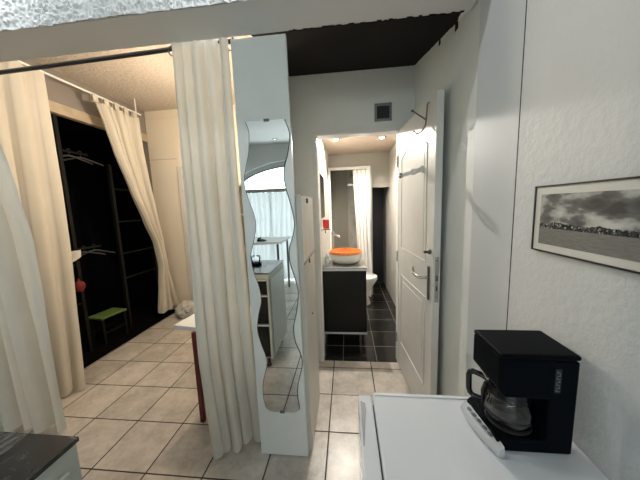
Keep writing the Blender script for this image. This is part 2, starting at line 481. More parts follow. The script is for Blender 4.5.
# pale door in the far wall of the cream room
bm = bmesh.new(); box(bm, -2.296, -2.226, YF-.03, YF, 0, 2.066); box(bm, -1.56, -1.49, YF-.03, YF, 0, 2.066); box(bm, -2.226, -1.56, YF-.03, YF, 2.0, 2.066)
d2 = struct('door_2', bm, 'cream_panel', bevel=.004)
struct('door_leaf', B(-2.224, -1.562, YF-.014, YF-.002, .01, 1.998), 'cream_panel', d2)

# bathroom shell
BX0, BX1, BZ, BY = -.272, .668, 2.25, 4.78
struct('wall_bathroom_left', B(-.44, BX0, YD+.09, BY, 0, 2.4), 'bath_wall')
struct('wall_bathroom_right', B(BX1, BX1+.08, YD+.09, BY, 0, 2.4), 'boards')
struct('wall_bathroom_back', B(-.44, .75, BY, BY+.1, 0, 2.4), 'grey_tile')
struct('ceiling_bathroom', B(-.44, .75, YD+.09, BY, BZ, BZ+.1), 'bath_ceiling')
struct('trim_8', B(BX0, BX1, 4.17, 4.25, 2.06, BZ), 'grey_tile')
struct('trim_9', B(.37, BX1, 4.17, 4.25, 1.72, 2.06), 'grey_tile')
# shower partition wall right of the shower
struct('wall_shower', B(.365, .40, 4.10, BY, 0, 2.06), 'grey_tile')
struct('trim_10', B(.06, .20, BY-.012, BY, 0, 2.24), 'marble_strip')
d3 = struct('recess_shade_panel', B(.41, .66, BY-.03, BY, 0, 2.0), 'navy')  # navy panel; shade of the unlit recess is put into its colour

# hall skirting: dark line where tiles meet the casing
# ================================================================ BATHROOM DOOR (open)
door = struct('door_1', B(0, .757, -.0, .040, .008, 2.043), 'door_paint', bevel=.003)   # local: u along the leaf, y outward thickness
hinge = Vector((.437, 2.262, 0)); lead = Vector((.490, 1.508, 0))
ang = math.atan2(lead.y-hinge.y, lead.x-hinge.x)
door.location = hinge; door.rotation_euler = (0, 0, ang)
# in door space +y points to the wall side (+x world); faces seen by the camera are y=0 and u=.745
def dpart(name, bm, mat, par=door, **k): return obj(name, bm, mat, par, world=False, **k)
def molding(u0, u1, z0, z1, rise=0.0, n=14):
    pts = [(u0, z0), (u1, z0), (u1, z1)]
    for k in range(1, n): t = k/n; pts.append((u1+(u0-u1)*t, z1+rise*math.sin(PI*t)**1.3))
    pts.append((u0, z1)); return pts
for nm, (u0, u1, z0, z1, rise) in (('upper', (.11, .64, 1.09, 1.80, .075)), ('lower', (.11, .64, .26, .86, .0))):
    bm = bmesh.new(); pts = molding(u0, u1, z0, z1, rise)
    loop = [(u, -.001, z) for u, z in pts]; loop.append(loop[0]); tube(bm, loop, .0035, 8)
    pts = molding(u0+.045, u1-.045, z0+.045, z1-.045, rise*.8)
    prism(bm, pts, -.002, .002, 1)
    dpart('door_panel', bm, 'door_paint', smooth=True)
bm = bmesh.new()   # handle plate + lever
box(bm, .684, .712, -.008, 0, .865, 1.075)
hp = dpart('handle_plate', bm, 'steel_dark', bevel=.004)
bm = bmesh.new(); tube(bm, [(.698, -.004, 1.005), (.698, -.052, 1.005), (.68, -.062, 1.004), (.61, -.064, 1.010), (.585, -.060, 1.03), (.577, -.058, 1.045)], [.009, .009, .009, .009, .008, .006], 10)
obj('lever', bm, 'chrome', hp, world=False, smooth=True)
bm = bmesh.new(); tube(bm, [(.70, .04, 1.005), (.70, .060, 1.005), (.63, .061, 1.005)], .007, 8); dpart('handle_behind', bm, 'chrome', smooth=True)
bm = bmesh.new(); lathe(bm, [(.013, 0), (.016, -.012), (.008, -.02), (.010, -.035), (.004, -.040)], (.715, 0, 1.165), 14, 'y'); dpart('lock_knob', bm, 'steel_dark', smooth=True)
bm = bmesh.new(); box(bm, .757, .7585, .010, .031, .87, 1.14); lk = dpart('lock_edge_plate', bm, 'chrome')
bm = bmesh.new(); box(bm, .7585, .762, .014, .027, 1.0, 1.03); box(bm, .7582, .7592, .016, .025, .94, .965); lathe(bm, [(.004, 0), (.004, .001)], (.7585, .0205, .90), 10, 'x'); lathe(bm, [(.004, 0), (.004, .001)], (.7585, .0205, 1.12), 10, 'x')
obj('latch', bm, 'steel_dark', lk, world=False)
bm = bmesh.new()
for zz in (.25, 1.0, 1.8): tube(bm, [(-.006, -.006, zz-.045), (-.006, -.006, zz+.045)], .007, 8)
dpart('hinge', bm, 'chrome', smooth=True)

# Y-shaped coat hook on the door: hangs from the top edge of the leaf
def door_world(u, y, z): return hinge+Matrix.Rotation(ang, 3, 'Z') @ Vector((u, y, z))
base = door_world(.60, -.02, 1.87)
hk = thing('coat_hook', base, 'bent dark metal wire coat hook high on the open white door', 'hook')
def dw(l): return [door_world(*p) for p in l]
bm = bmesh.new()
tube(bm, dw([(.655, -.002, 2.020), (.650, -.010, 2.01), (.645, -.012, 1.95), (.642, -.015, 1.90), (.625, -.03, 1.868), (.60, -.05, 1.862), (.575, -.062, 1.885)]), .0045, 8)
obj('wire_hook', bm, 'steel_dark', hk, smooth=True)
bm = bmesh.new(); tube(bm, dw([(.645, -.012, 1.925), (.60, -.035, 1.965), (.55, -.060, 2.01)]), .004, 8); lathe(bm, [(.002, -.008), (.008, -.004), (.008, .004), (.002, .008)], door_world(.547, -.062, 2.013), 12)
obj('upper_arm', bm, 'steel_dark', hk, smooth=True)
# clear knobbed peg
base = door_world(.56, -.0, 1.66)
pg = thing('door_peg', base, 'clear plastic peg with round knob on the upper door panel', 'peg')
bm = bmesh.new(); lathe(bm, [(.022, -.001), (.022, -.008), (.018, -.012)], base, 16, 'x'); obj('rosette', bm, 'acrylic', pg, smooth=True)
bm = bmesh.new(); p0 = Vector(base); d = Vector((-.125, .03, -.03)); tube(bm, [p0+Vector((-.01, 0, 0)), p0+d*.3, p0+d*.35, p0+d*.5, p0+d*.55, p0+d], [.015, .015, .020, .020, .012, .012], 12)
obj('stem', bm, 'acrylic', pg, smooth=True)
bm = bmesh.new(); lathe(bm, [(.003, -.016), (.013, -.012), (.018, 0), (.013, .012), (.003, .016)], p0+d, 16, 'x'); obj('knob', bm, 'chrome', pg, smooth=True)

# vent on the wall above the doorway
vt = thing('wall_vent', (.312, 2.249, 2.122), 'square grey framed air vent with dark opening above the bathroom doorway', 'vent')
bm = bmesh.new()
x0, x1, z0, z1 = .243, .380, 2.124, 2.260
for q in ((x0, x1, z0, z0+.018), (x0, x1, z1-.018, z1), (x0, x0+.018, z0, z1), (x1-.018, x1, z0, z1)): box(bm, q[0], q[1], 2.232, 2.2495, q[2], q[3])
obj('vent_frame', bm, 'fridge_grip', vt, bevel=.002)
bm = B(x0+.018, x1-.018, 2.243, 2.2495, z0+.018, z1-.018); obj('dark_opening', bm, 'rubber', vt)
bm = bmesh.new()
for k in range(5): box(bm, x0+.018, x1-.018, 2.239, 2.2425, z0+.028+.018*k, z0+.0315+.018*k)
obj('louvre', bm, 'rubber', vt)

# ================================================================ PILLAR PANEL, MIRROR, HALL CABINET
bm = B(-.535, -.254, 1.308, 1.332, .003, 2.268)
for v in bm.verts:
    if v.co.z > 1: v.co.x -= .008 if v.co.x < -.4 else .016
tag(obj('pillar_panel', bm, 'white_panel', bevel=.002), 'tall narrow white upright panel that carries the wavy mirror', 'panel')
Rg = [(-.29, 1.878), (-.275, 1.839), (-.269, 1.798), (-.284, 1.719), (-.307, 1.645), (-.307, 1.57), (-.282, 1.469), (-.268, 1.372), (-.279, 1.305), (-.301, 1.242), (-.302, 1.168), (-.279, 1.076), (-.265, 0.999), (-.281, 0.888), (-.3, 0.807), (-.297, 0.726), (-.268, 0.64), (-.264, 0.58), (-.291, 0.472), (-.299, 0.4), (-.291, 0.315)]
Lg = [(-.489, 1.886), (-.475, 1.847), (-.473, 1.81), (-.482, 1.731), (-.502, 1.661), (-.514, 1.592), (-.502, 1.506), (-.478, 1.432), (-.47, 1.359), (-.489, 1.275), (-.509, 1.2), (-.5, 1.115), (-.475, 1.029), (-.469, 0.95), (-.49, 0.87), (-.502, 0.788), (-.489, 0.71), (-.464, 0.625), (-.462, 0.573), (-.491, 0.464), (-.496, 0.381), (-.485, 0.31)]
def cat(P, n=6):
    o = []
    for i in range(len(P)-1):
        p0, p1, p2, p3 = P[max(0, i-1)], P[i], P[i+1], P[min(len(P)-1, i+2)]
        for k in range(n):
            t = k/n
            o.append(tuple(.5*((2*p1[a])+(-p0[a]+p2[a])*t+(2*p0[a]-5*p1[a]+4*p2[a]-p3[a])*t*t+(-p0[a]+3*p1[a]-3*p2[a]+p3[a])*t**3) for a in (0, 1)))
    o.append(P[-1]); return o
rs, ls = cat(Rg), cat(Lg)
def at_z(c_, z):
    for a, b2 in zip(c_, c_[1:]):
        if b2[1] <= z <= a[1]: return a[0]+(b2[0]-a[0])*(a[1]-z)/(a[1]-b2[1]+1e-9)
    return c_[-1][0] if z < c_[-1][1] else c_[0][0]
mir = thing('wavy_mirror', (-.385, 1.3075, .29), 'tall frameless mirror with wavy side edges hung on the white panel', 'mirror')
bm = bmesh.new(); N = 150; F = []; K = []
for i in range(N+1):
    z = 1.884-(1.884-.288)*i/N
    inset = 0
    if z < .315: inset = .03*((.315-z)/.027)**2
    xl, xr = at_z(ls, z)+inset-.005*z/1.9, at_z(rs, z)-inset-.005*z/1.9
    F.append((bm.verts.new((xl, 1.3035, z)), bm.verts.new((xr, 1.3035, z)))); K.append((bm.verts.new((xl-.0042, 1.3068, z)), bm.verts.new((xr+.0042, 1.3075, z))))
for i in range(N):
    bm.faces.new((F[i][0], F[i][1], F[i+1][1], F[i+1][0]))
    q = bm.faces.new((K[i][0], K[i][1], K[i+1][1], K[i+1][0])); q.material_index = 1
    for s in (0, 1):
        q = bm.faces.new((F[i][s], F[i+1][s], K[i+1][s], K[i][s])); q.material_index = 1
for r_ in (0, N):
    q = bm.faces.new((F[r_][0], F[r_][1], K[r_][1], K[r_][0])); q.material_index = 1
obj('mirror_glass', bm, ['mirror', 'mirror_rim'], mir)
for z, x in ((1.884, -.385), (.290, -.392)):
    obj('mirror_clip', B(x-.014, x+.014, 1.2995, 1.3075, z-.007, z+.006), 'steel_dark', mir, bevel=.001)

hc = thing('tall_cabinet', (-.34, 1.56, 0), 'tall narrow grey-cream cabinet with a short door over a long door, behind the mirror panel', 'cabinet')
obj('body', B(-.446, -.244, 1.333, 1.782, .02, 1.512), 'cream_panel', hc)
obj('plinth', B(-.44, -.25, 1.34, 1.775, .0, .02), 'cream_panel', hc)
for z0, z1, kz in ((.025, 1.148, 1.14), (1.158, 1.515, 1.495)):
    dd = obj('door', B(-.2435, -.233, 1.335, 1.782, z0, z1), 'cream_panel', hc, bevel=.0015)
    bm = B(-.233, -.228, 1.335, 1.778, z1-.004, z1+.001); obj('dark_top_edge', bm, 'steel_dark', dd)
    bm = B(-.233, -.224, 1.50, 1.512, kz-.022, kz+.006); obj('latch', bm, 'steel_dark', dd)
bm = bmesh.new(); lathe(bm, [(.006, 0), (.006, .006)], (-.233, 1.55, .779), 10, 'x'); obj('keyhole', bm, 'steel_dark', hc)

# ================================================================ FRIDGE
FZ = .85
fr = thing('fridge', (.30, .52, 0), 'low white under-counter fridge carrying the black coffee maker', 'fridge')
obj('body', B(.074, .548, .262, .762, .03, FZ-.028), 'fridge', fr, bevel=.003)
bm = bmesh.new(); box(bm, .070, .550, .258, .768, FZ-.028, FZ); obj('top_panel', bm, 'fridge', fr, bevel=.006)
obj('rear_strip', B(.075, .548, .7555, .7675, FZ, FZ+.0025), 'fridge', fr, bevel=.001)
obj('gasket', B(.0665, .074, .268, .758, .05, FZ-.035), 'rubber', fr)
dd = obj('door', B(.024, .0665, .262, .764, .045, FZ-.004), 'fridge', fr, bevel=.005)
bm = bmesh.new()
pts = [(.030, .735), (.044, .728), (.0455, .70), (.040, .66), (.036, .62), (.033, .585), (.030, .583)]
prism(bm, pts, FZ-.006, FZ-.0030, 2); obj('handle_recess', bm, 'fridge_grip', dd)
for x in (.10, .52):
    for y in (.29, .73): bm = bmesh.new(); lathe(bm, [(.018, 0), (.018, .03)], (x, y, 0), 14); obj('foot', bm, 'rubber', fr)

# ================================================================ COFFEE MAKER
cm = thing('coffee_maker', (.43, .66, FZ), 'black filter coffee maker with glass carafe on the white fridge', 'coffee maker')
Y0, Y1 = .587, .712
bm = bmesh.new()   # tower + base as one housing (side profile extruded, opening to the left)
prof = [(.347, FZ+.002), (.512, FZ+.002), (.515, 1.092), (.490, 1.0), (.455, .995), (.452, .885), (.347, .885)]
prof = [(.347, FZ+.002), (.512, FZ+.002), (.512, 1.085), (.455, 1.085), (.455, .885), (.347, .885)]
prism(bm, prof, Y0, Y1-.012, 1)
obj('housing', bm, 'black_plastic', cm, bevel=.004)
bm = bmesh.new(); prism(bm, [(.351, Y0+.0005), (.450, Y0+.0005), (.450, .725), (.350, .728), (.334, .716)], FZ+.0025, .8845, 2); obj('base', bm, 'black_plastic', cm, bevel=.003)
bm = bmesh.new(); prism(bm, [(.343, 1.012), (.360, .992), (.460, .992), (.460, 1.088), (.343, 1.088)], Y0, Y1, 1)
obj('filter_housing', bm, 'black_plastic', cm, bevel=.004)
bm = B(.342, .514, Y0-.002, Y1+.001, 1.088, 1.1005); obj('lid', bm, 'black_plastic', cm, bevel=.006)
bm = bmesh.new(); tube(bm, [(.352, Y1-.03, 1.002), (.348, Y0+.055, 1.001)], .003, 6); obj('bright_trim', bm, 'chrome', cm, smooth=True)
bm = bmesh.new(); lathe(bm, [(.050, .8852), (.050, .889), (.046, .890)], (.405, .648, 0), 28); obj('warming_plate', bm, 'steel_dark', cm, smooth=True)
# carafe
cf = thing('glass_carafe', (.405, .648, .890), 'empty glass coffee carafe with black lid and handle standing inside the coffee maker', 'carafe')
bm = bmesh.new(); lathe(bm, [(.040, .8905), (.050, .896), (.0555, .915), (.054, .938), (.046, .960), (.040, .968)], (.405, .648, 0), 36, cap=False)
bm.faces.ensure_lookup_table()
gb = obj('glass_bowl', bm, 'carafe_glass', cf, smooth=True); sm = gb.modifiers.new('s', 'SOLIDIFY'); sm.thickness = .0015
bm = bmesh.new(); lathe(bm, [(.0555, .9125), (.0565, .9155), (.0555, .9185)], (.405, .648, 0), 36, cap=False)
lathe(bm, [(.0465, .956), (.0478, .962), (.043, .972), (.042, .978)], (.405, .648, 0), 36, cap=False)
obj('steel_band', bm, 'black_gloss', cf, smooth=True)
bm = bmesh.new(); lathe(bm, [(.043, .968), (.045, .972), (.043, .981), (.02, .985), (.004, .986)], (.405, .648, 0), 32); obj('lid', bm, 'black_gloss', cf, smooth=True)
bm = bmesh.new()
hd = Vector((-.80, .60, 0)).normalized()
def hp_(r, z): return Vector((.405, .648, 0))+hd*r+Vector((0, 0, z))
tube(bm, [hp_(.040, .973), hp_(.060, .982), hp_(.082, .984), hp_(.090, .979), hp_(.092, .970), hp_(.091, .930), hp_(.088, .919), hp_(.080, .913), hp_(.066, .913), hp_(.055, .916)], [.007, .0075, .0075, .0075, .0075, .0075, .0075, .007, .007, .006], 10)
obj('handle', bm, 'black_gloss', cf, smooth=True)
bm = bmesh.new(); tube(bm, [hp_(.055, .90), hp_(.057, .94), hp_(.050, .965)], .006, 8); obj('handle_mount', bm, 'black_gloss', cf, smooth=True)
# silver control panel, a curved lens on the left of the base
bm = bmesh.new(); n = 22; R0 = []
for k in range(n+1):
    t = k/n; y = .570+.146*t; w = math.sin(PI*(.06+.88*t))
    cl0 = .3505-.024*t; xo = cl0-.006-.012*w; xi = 0
    R0.append([bm.verts.new(p) for p in ((xo, y, FZ+.002), (xo-.002, y, FZ+.008), (xo+.005*w, y, FZ+.016+.004*w), (cl0+.010*w+.002, y, FZ+.030), (cl0+.008, y, FZ+.002))])
for a, b2 in zip(R0, R0[1:]):
    for i in range(5): bm.faces.new((a[i], a[(i+1) % 5], b2[(i+1) % 5], b2[i]))
bm.faces.new(R0[0]); bm.faces.new(R0[-1][::-1])
sp = obj('control_panel', bm, 'silver_plastic', cm, smooth=True, bevel=.0015)
bm = bmesh.new()
for k in range(5):
    y = .607+.020*k; lathe(bm, [(.0035, 0), (.0065, .0025), (.0055, .004)], (.3475-.024*(y-.570)/.146, y, FZ+.0245), 12, sx=.9, sy=1.1)
obj('button', bm, 'button_grey', sp, smooth=True)
# vertical raised wordmark (illegible in the photo): embossed strip of small strokes
bm = bmesh.new(); box(bm, .462, .4745, Y0-.0012, Y0+.001, 1.010, 1.068); wm = obj('badge', bm, 'rubber', cm, bevel=.0005)
bm = bmesh.new()
for k in range(7):
    z = 1.014+.0075*k; box(bm, .4645, .472, Y0-.0018, Y0-.001, z, z+.0012); box(bm, .4645+.0055*(k % 2), .4660+.0055*(k % 2), Y0-.0018, Y0-.001, z, z+.0052)
obj('lettering', bm, 'button_grey', wm)

# ================================================================ FRAMED PICTURE
pc = thing('framed_picture', (XR, .53, 1.303), 'black framed black-and-white panorama of a harbour under clouds, right wall', 'picture')
bm = bmesh.new(); pz0, pz1, py0, py1 = 1.304, 1.486, .235, .812; fx = XR-.012
for q in ((py0, py1, pz0, pz0+.004), (py0, py1, pz1-.004, pz1), (py0, py0+.004, pz0, pz1), (py1-.004, py1, pz0, pz1)): box(bm, fx, XR-.0005, *q)
obj('frame', bm, 'frame_black', pc)
obj('mat_board', B(fx+.003, XR-.001, py0+.004, py1-.004, pz0+.004, pz1-.004), 'mat_board', pc)
obj('print', B(fx+.0022, fx+.003, py0+.026, py1-.024, pz0+.022, pz1-.024), 'print', pc)

# ================================================================ LOW CABINET AT LOWER LEFT
lc = thing('drawer_cabinet', (-1.2, .24, 0), 'grey-white drawer cabinet with black marbled top at the lower left corner', 'cabinet')
CX0, CX1, CY0, CY1, CZ = -1.62, -.686, -.03, .505, .90
obj('worktop', B(CX0, CX1+.006, CY0, CY1+.004, CZ-.012, CZ), 'marble', lc, bevel=.001)
bm = bmesh.new(); box(bm, CX0+.018, CX1-.018, CY0+.01, CY1-.024, .10, .118); box(bm, CX1-.018, CX1, CY0, CY1, .10, CZ-.012); box(bm, CX0, CX0+.018, CY0, CY1, .10, CZ-.012); box(bm, CX0+.018, CX1-.018, CY0, CY0+.01, .10, CZ-.012); box(bm, CX0+.018, CX1-.018, CY1-.05, CY1-.001, CZ-.055, CZ-.012)
obj('carcass', bm, 'cabinet_grey', lc)
obj('side_panel', B(CX1+.0005, CX1+.012, CY0+.03, CY1-.03, .14, CZ-.06), 'cabinet_grey', lc, bevel=.004)
for x0, x1 in ((CX0+.02, -1.17), (-1.15, CX1-.02)):
    for z0, z1 in ((.12, .425), (.44, .695), (.71, .838)):
        dr = obj('drawer', B(x0, x1, CY1-.022, CY1+.001, z0, z1), 'black_gloss', lc, bevel=.002)
        obj('pull', B(x0, x1, CY1+.001, CY1+.008, z1-.010, z1+.004), 'silver_plastic', dr)
for x in (CX0+.06, CX1-.06):
    for y in (CY0+.06, CY1-.06):
        bm = bmesh.new(); lathe(bm, [(.022, 0), (.022, .01), (.014, .02), (.014, .10)], (x, y, 0), 16); obj('leg', bm, 'rubber', lc, smooth=True)
# small things on the cabinet, seen in the mirror
hb = thing('gas_burner', (-.93, .20, CZ), 'small black wire burner on the marbled worktop, seen in the mirror', 'burner')
bm = bmesh.new(); lathe(bm, [(.055, CZ+.001), (.05, CZ+.025), (.03, CZ+.03)], (-.90, .20, 0), 20); obj('burner_base', bm, 'black_plastic', hb, smooth=True)
bm = bmesh.new()
for k in range(4):
    t = k*PI/2+.4; tube(bm, [(-.90+.045*math.cos(t), .20+.045*math.sin(t), CZ+.02), (-.90+.06*math.cos(t), .20+.06*math.sin(t), CZ+.085), (-.90+.015*math.cos(t), .20+.015*math.sin(t), CZ+.095)], .004, 6)
obj('pan_support', bm, 'black_plastic', hb, smooth=True)

# white table by the window seen in the mirror
wt = thing('window_table', (-1.05, -1.6, 0), 'white long table in front of the curtained window, seen in the mirror', 'table')
obj('tabletop', B(-2.1, -1.02, -1.95, -1.2, .90, .935), 'white_paint', wt, bevel=.004)
for x in (-2.05, -1.08):
    for y in (-1.9, -1.26): bm = bmesh.new(); tube(bm, [(x, y, 0), (x, y, .90)], .018, 10); obj('leg', bm, 'steel_dark', wt, smooth=True)
ph = thing('desk_telephone', (-1.2, -1.35, .935), 'small dark telephone on the white table by the window, seen in the mirror', 'telephone')
bm = bmesh.new(); prism(bm, [(-1.42, .936), (-1.30, .936), (-1.30, .947), (-1.42, .972)], -1.42, -1.30, 1); obj('phone_body', bm, 'black_plastic', ph, bevel=.003)
bm = bmesh.new(); tube(bm, [(-1.40, -1.41, .985), (-1.38, -1.36, .99), (-1.40, -1.31, .985)], [.014, .008, .014], 8); obj('handset', bm, 'black_plastic', ph, smooth=True)

# window curtain rail and sheers
wr = tag(obj('window_curtain_rod', (lambda b_: (tube(b_, [(-2.4, -2.36, 1.775), (.52, -2.36, 1.775)], .013, 10), b_)[1])(bmesh.new()), 'steel_dark', smooth=True), 'dark rod across the arched window, seen in the mirror', 'curtain rod')
for x0, x1, sd, side in ((-2.35, -.95, 5, 'left'), (-.93, .45, 6, 'right')):
    tag(obj('sheer_curtain', curtain([(1.80, x0, -2.36), (0, x0, -2.36)], [(1.80, x1, -2.36), (0, x1, -2.36)], 1.762, .03, 15, .028, .034, 220, 16, sd), 'sheer', smooth=True),
        'sheer white curtain on the %s half of the arched window' % side, 'curtain', 'sheer curtains at the arched window')

# ================================================================ CURTAINS AND RODS IN THE OPENING
rod = thing('curtain_rod', (-1.5, 1.335, 2.27), 'thin black curtain rod under the ceiling beam', 'curtain rod')
bm = bmesh.new(); tube(bm, [(-2.69, 1.345, 2.230), (-1.27, 1.345, 2.264), (-.537, 1.345, 2.281)], .011, 12); obj('rod', bm, 'frame_black', rod, smooth=True)
bm = bmesh.new(); lathe(bm, [(.018, 0), (.018, .004)], (-.541, 1.345, 2.281), 14, 'x'); obj('end_flange', bm, 'frame_black', rod)
mc = thing('gathered_curtain', (-.72, 1.34, .02), 'off-white curtain bunched beside the mirror panel on the black rod', 'curtain')
bm = curtain([(2.30, -.852, 1.318), (1.2, -.862, 1.335), (.6, -.862, 1.31), (.02, -.815, 1.27)], [(2.30, -.560, 1.318), (1.5, -.580, 1.345), (.6, -.583, 1.385), (.03, -.578, 1.42)], 2.292, .022, 4.8, .024, .050, 260, 60, 8, phase=2.1)
obj('cloth', bm, 'curtain_white', mc, smooth=True)
for x in (-.866, -.562):
    bm = bmesh.new(); tube(bm, [Vector((x, 1.345, 2.264))+Vector((.8*math.cos(t), .3*math.cos(t), math.sin(t)))*.024 for t in (2*PI*k/16 for k in range(17))], .003, 6, cap=False); obj('ring', bm, 'steel_dark', mc, smooth=True)
nc = thing('near_curtain', (-2.3, 1.38, .02), 'wide off-white curtain at the left edge reaching the tiled floor', 'curtain')
bm = curtain([(2.25, -2.68, 1.345), (0, -2.68, 1.36)], [(2.25, -2.03, 1.345), (1.9, -2.0, 1.35), (1.61, -1.965, 1.36), (1.31, -1.925, 1.365), (.7, -1.915, 1.37), (.02, -1.92, 1.38)], 2.236, .012, 6.0, .02, .042, 200, 50, 22)
obj('cloth', bm, 'curtain_white', nc, smooth=True)
for k in range(7):
    x = -2.62+.095*k
    bm = bmesh.new(); tube(bm, [Vector((x, 1.345, 2.249+(x+1.886)*.0242-.006))+Vector((0, math.cos(t), math.sin(t)))*.016 for t in (2*PI*q/16 for q in range(17))], .003, 6, cap=False); obj('ring', bm, 'steel_dark', nc, smooth=True)

# closet rail with its two cream curtains
rl = thing('closet_rail', (-2.5, 2.3, 2.66), 'thin white curtain rail hung along the closet opening', 'curtain rod')
bm = bmesh.new(); tube(bm, [(-2.5, 1.42, 2.648), (-2.5, 3.10, 2.648)], .009, 10); obj('rail', bm, 'white_paint', rl, smooth=True)
for y in (1.6, 3.03):
    bm = bmesh.new(); tube(bm, [(-2.5, y, 2.65), (-2.5, y, 2.81)], .006, 8); obj('bracket', bm, 'white_paint', rl, smooth=True)
rt_ = thing('tied_curtain', (-2.5, 3.1, .1), 'cream tab-top closet curtain slanting inward to the far corner', 'curtain')
tl = [(2.634, 2.484), (2.375, 2.573), (2.137, 2.641), (1.72, 2.797), (1.338, 2.962), (1.05, 3.10), (.743, 3.15), (.483, 3.105), (.12, 3.03)]
tr = [(2.634, 3.025), (2.219, 3.038), (1.861, 3.078), (1.483, 3.137), (1.082, 3.19), (.662, 3.225), (.347, 3.30), (.09, 3.38)]
bm = curtain([(z, -2.5, y) for z, y in tl], [(z, -2.5, y) for z, y in tr], 2.585, .115, 5.0, .030, .042, 200, 60, 33)
obj('cloth', bm, 'curtain_cream', rt_, smooth=True)
for k in range(5):
    y = 2.505+.122*k
    bm = bmesh.new()
    P = [(-2.516, 2.575), (-2.513, 2.640), (-2.500, 2.661), (-2.487, 2.640), (-2.484, 2.575)]
    pr = None
    for x, z in P:
        v2 = (bm.verts.new((x, y-.028, z)), bm.verts.new((x, y+.028, z)))
        if pr: bm.faces.new((pr[0], pr[1], v2[1], v2[0]))
        pr = v2
    o = obj('tab', bm, 'curtain_cream', rt_); sm = o.modifiers.new('s', 'SOLIDIFY'); sm.thickness = .002
lt_ = thing('closet_curtain', (-2.4, 1.8, .02), 'straight cream closet curtain just behind the near off-white one', 'curtain')
bm = curtain([(2.65, -2.5, 1.46), (0, -2.42, 1.46)], [(2.65, -2.5, 2.06), (1.7, -2.49, 2.045), (1.2, -2.45, 2.0), (.5, -2.34, 1.88), (.02, -2.23, 1.775)], 2.634, .02, 3.4, .02, .04, 180, 50, 44, phase=2)
obj('cloth', bm, 'curtain_cream', lt_, smooth=True)

# ================================================================ CREAM ROOM CONTENTS
# closet frames
def closet_frame(label, y0, y1, ztop, rungs, arms):
    t = thing('wardrobe_frame', (-2.74, y1, .012), label, 'wardrobe frame', 'dark wardrobe frames in the black closet')
    for y in (y0, y1):
        bm = B(-2.75, -2.715, y-.017, y+.017, .012, ztop); obj('post', bm, 'closet_frame', t)
    for z in rungs:
        bm = bmesh.new(); tube(bm, [(-2.732, y0, z), (-2.732, y1, z)], .010, 8); obj('rung', bm, 'closet_frame', t, smooth=True)
    for z in arms:
        bm = bmesh.new(); tube(bm, [(-2.732, y1, z), (-2.735, y1+.27, z)], .010, 8); lathe(bm, [(.014, -.004), (.014, .004)], (-2.735, y1+.27, z), 10, 'y'); obj('hanging_arm', bm, 'closet_frame', t, smooth=True)
    return t
closet_frame('dark metal wardrobe frame with two hanging arms, nearer the cream curtain on the left', 1.62, 2.285, 2.40, (1.72, 1.35, .95, .55), (2.08, 1.105))
closet_frame('dark metal ladder-like wardrobe frame beside the slanting curtain', 2.80, 3.33, 2.02, (1.74, 1.355, .966, .66), ())
# hangers
def hanger(y, z, tilt):
    t = thing('clothes_hanger', (-2.735, y, z), '', 'hanger', 'empty hangers on the closet arms')
    def q(a, h): # along the shoulder a, height h
        return Vector((-2.735, y, z))+Vector((math.cos(tilt)*a, math.sin(tilt)*a, h))
    bm = bmesh.new(); tube(bm, [q(.012, .006), q(.010, .018), q(0, .024), q(-.012, .018), q(-.012, .008), q(0, -.012), q(0, -.045)], .0022, 6); obj('hook', bm, 'hanger_grey', t, smooth=True)
    bm = bmesh.new(); tube(bm, [q(-.19, -.105), q(-.17, -.095), q(-.03, -.048), q(0, -.042), q(.03, -.048), q(.17, -.095), q(.19, -.105)], [.005, .007, .008, .008, .008, .007, .005], 8)
    obj('shoulder_bar', bm, 'hanger_grey', t, smooth=True)
    return t
for (y, z, tl_), lab in zip([(2.38, 2.085, 1.25), (2.49, 2.085, 1.15), (2.38, 1.110, 1.3), (2.49, 1.110, 1.2)],
        ['grey hanger on the upper closet arm, the one nearer the post', 'grey hanger on the upper closet arm, the one nearer its tip',
         'grey hanger on the lower closet arm, the one nearer the post', 'grey hanger on the lower closet arm, the one nearer its tip']):
    hanger(y, z, tl_)['label'] = lab
# white cloth and red ball on the frame
bm = curtain([(1.12, -2.70, 2.10), (.9, -2.70, 2.12)], [(1.12, -2.70, 2.325), (1.03, -2.70, 2.30), (.99, -2.70, 2.20)], 1.10, 1.0, 2, .01, .02, 40, 8, 7)
tag(obj('hanging_cloth', bm, 'curtain_white', smooth=True), 'small white cloth hanging from the closet frame above the red bag', 'cloth')
bm = bmesh.new(); lathe(bm, [(.004, -.075), (.04, -.062), (.058, -.02), (.06, .015), (.045, .05), (.018, .066), (.010, .09), (.014, .10)], (-2.685, 2.235, .742), 20)
for v in bm.verts:
    v.co = Vector((-2.685, 2.235, .742))+(v.co-Vector((-2.685, 2.235, .742)))*.78+Vector((1, 1, 0))*.006*noise.noise(v.co*30)
tag(obj('red_bag', bm, 'dull_red', smooth=True), 'small round red bag hanging low in the black closet', 'bag')
# green stool
st = thing('stool', (-2.78, 2.57, .012), 'low stool with lime green seat and dark legs in the closet', 'stool')
sr = Matrix.Rotation(math.radians(-6), 3, 'Z'); sc = Vector((-2.775, 2.565, 0))
def sq(x, y, z): return sc+sr @ Vector((x, y, z))
bm = B(-.105, .105, -.15, .15, .300, .322)
for v in bm.verts: v.co = sq(*v.co)
obj('seat', bm, 'green_paint', st, bevel=.006)
for x, y in ((-.085, -.125), (.085, -.125), (-.085, .125), (.085, .125)):
    bm = B(x-.013, x+.013, y-.013, y+.013, .013, .30)
    for v in bm.verts: v.co = sq(*v.co)
    obj('leg', bm, 'closet_frame', st)
for x in (-.085, .085):
    bm = B(x-.008, x+.008, -.112, .112, .12, .145)
    for v in bm.verts: v.co = sq(*v.co)
    obj('stretcher', bm, 'closet_frame', st)
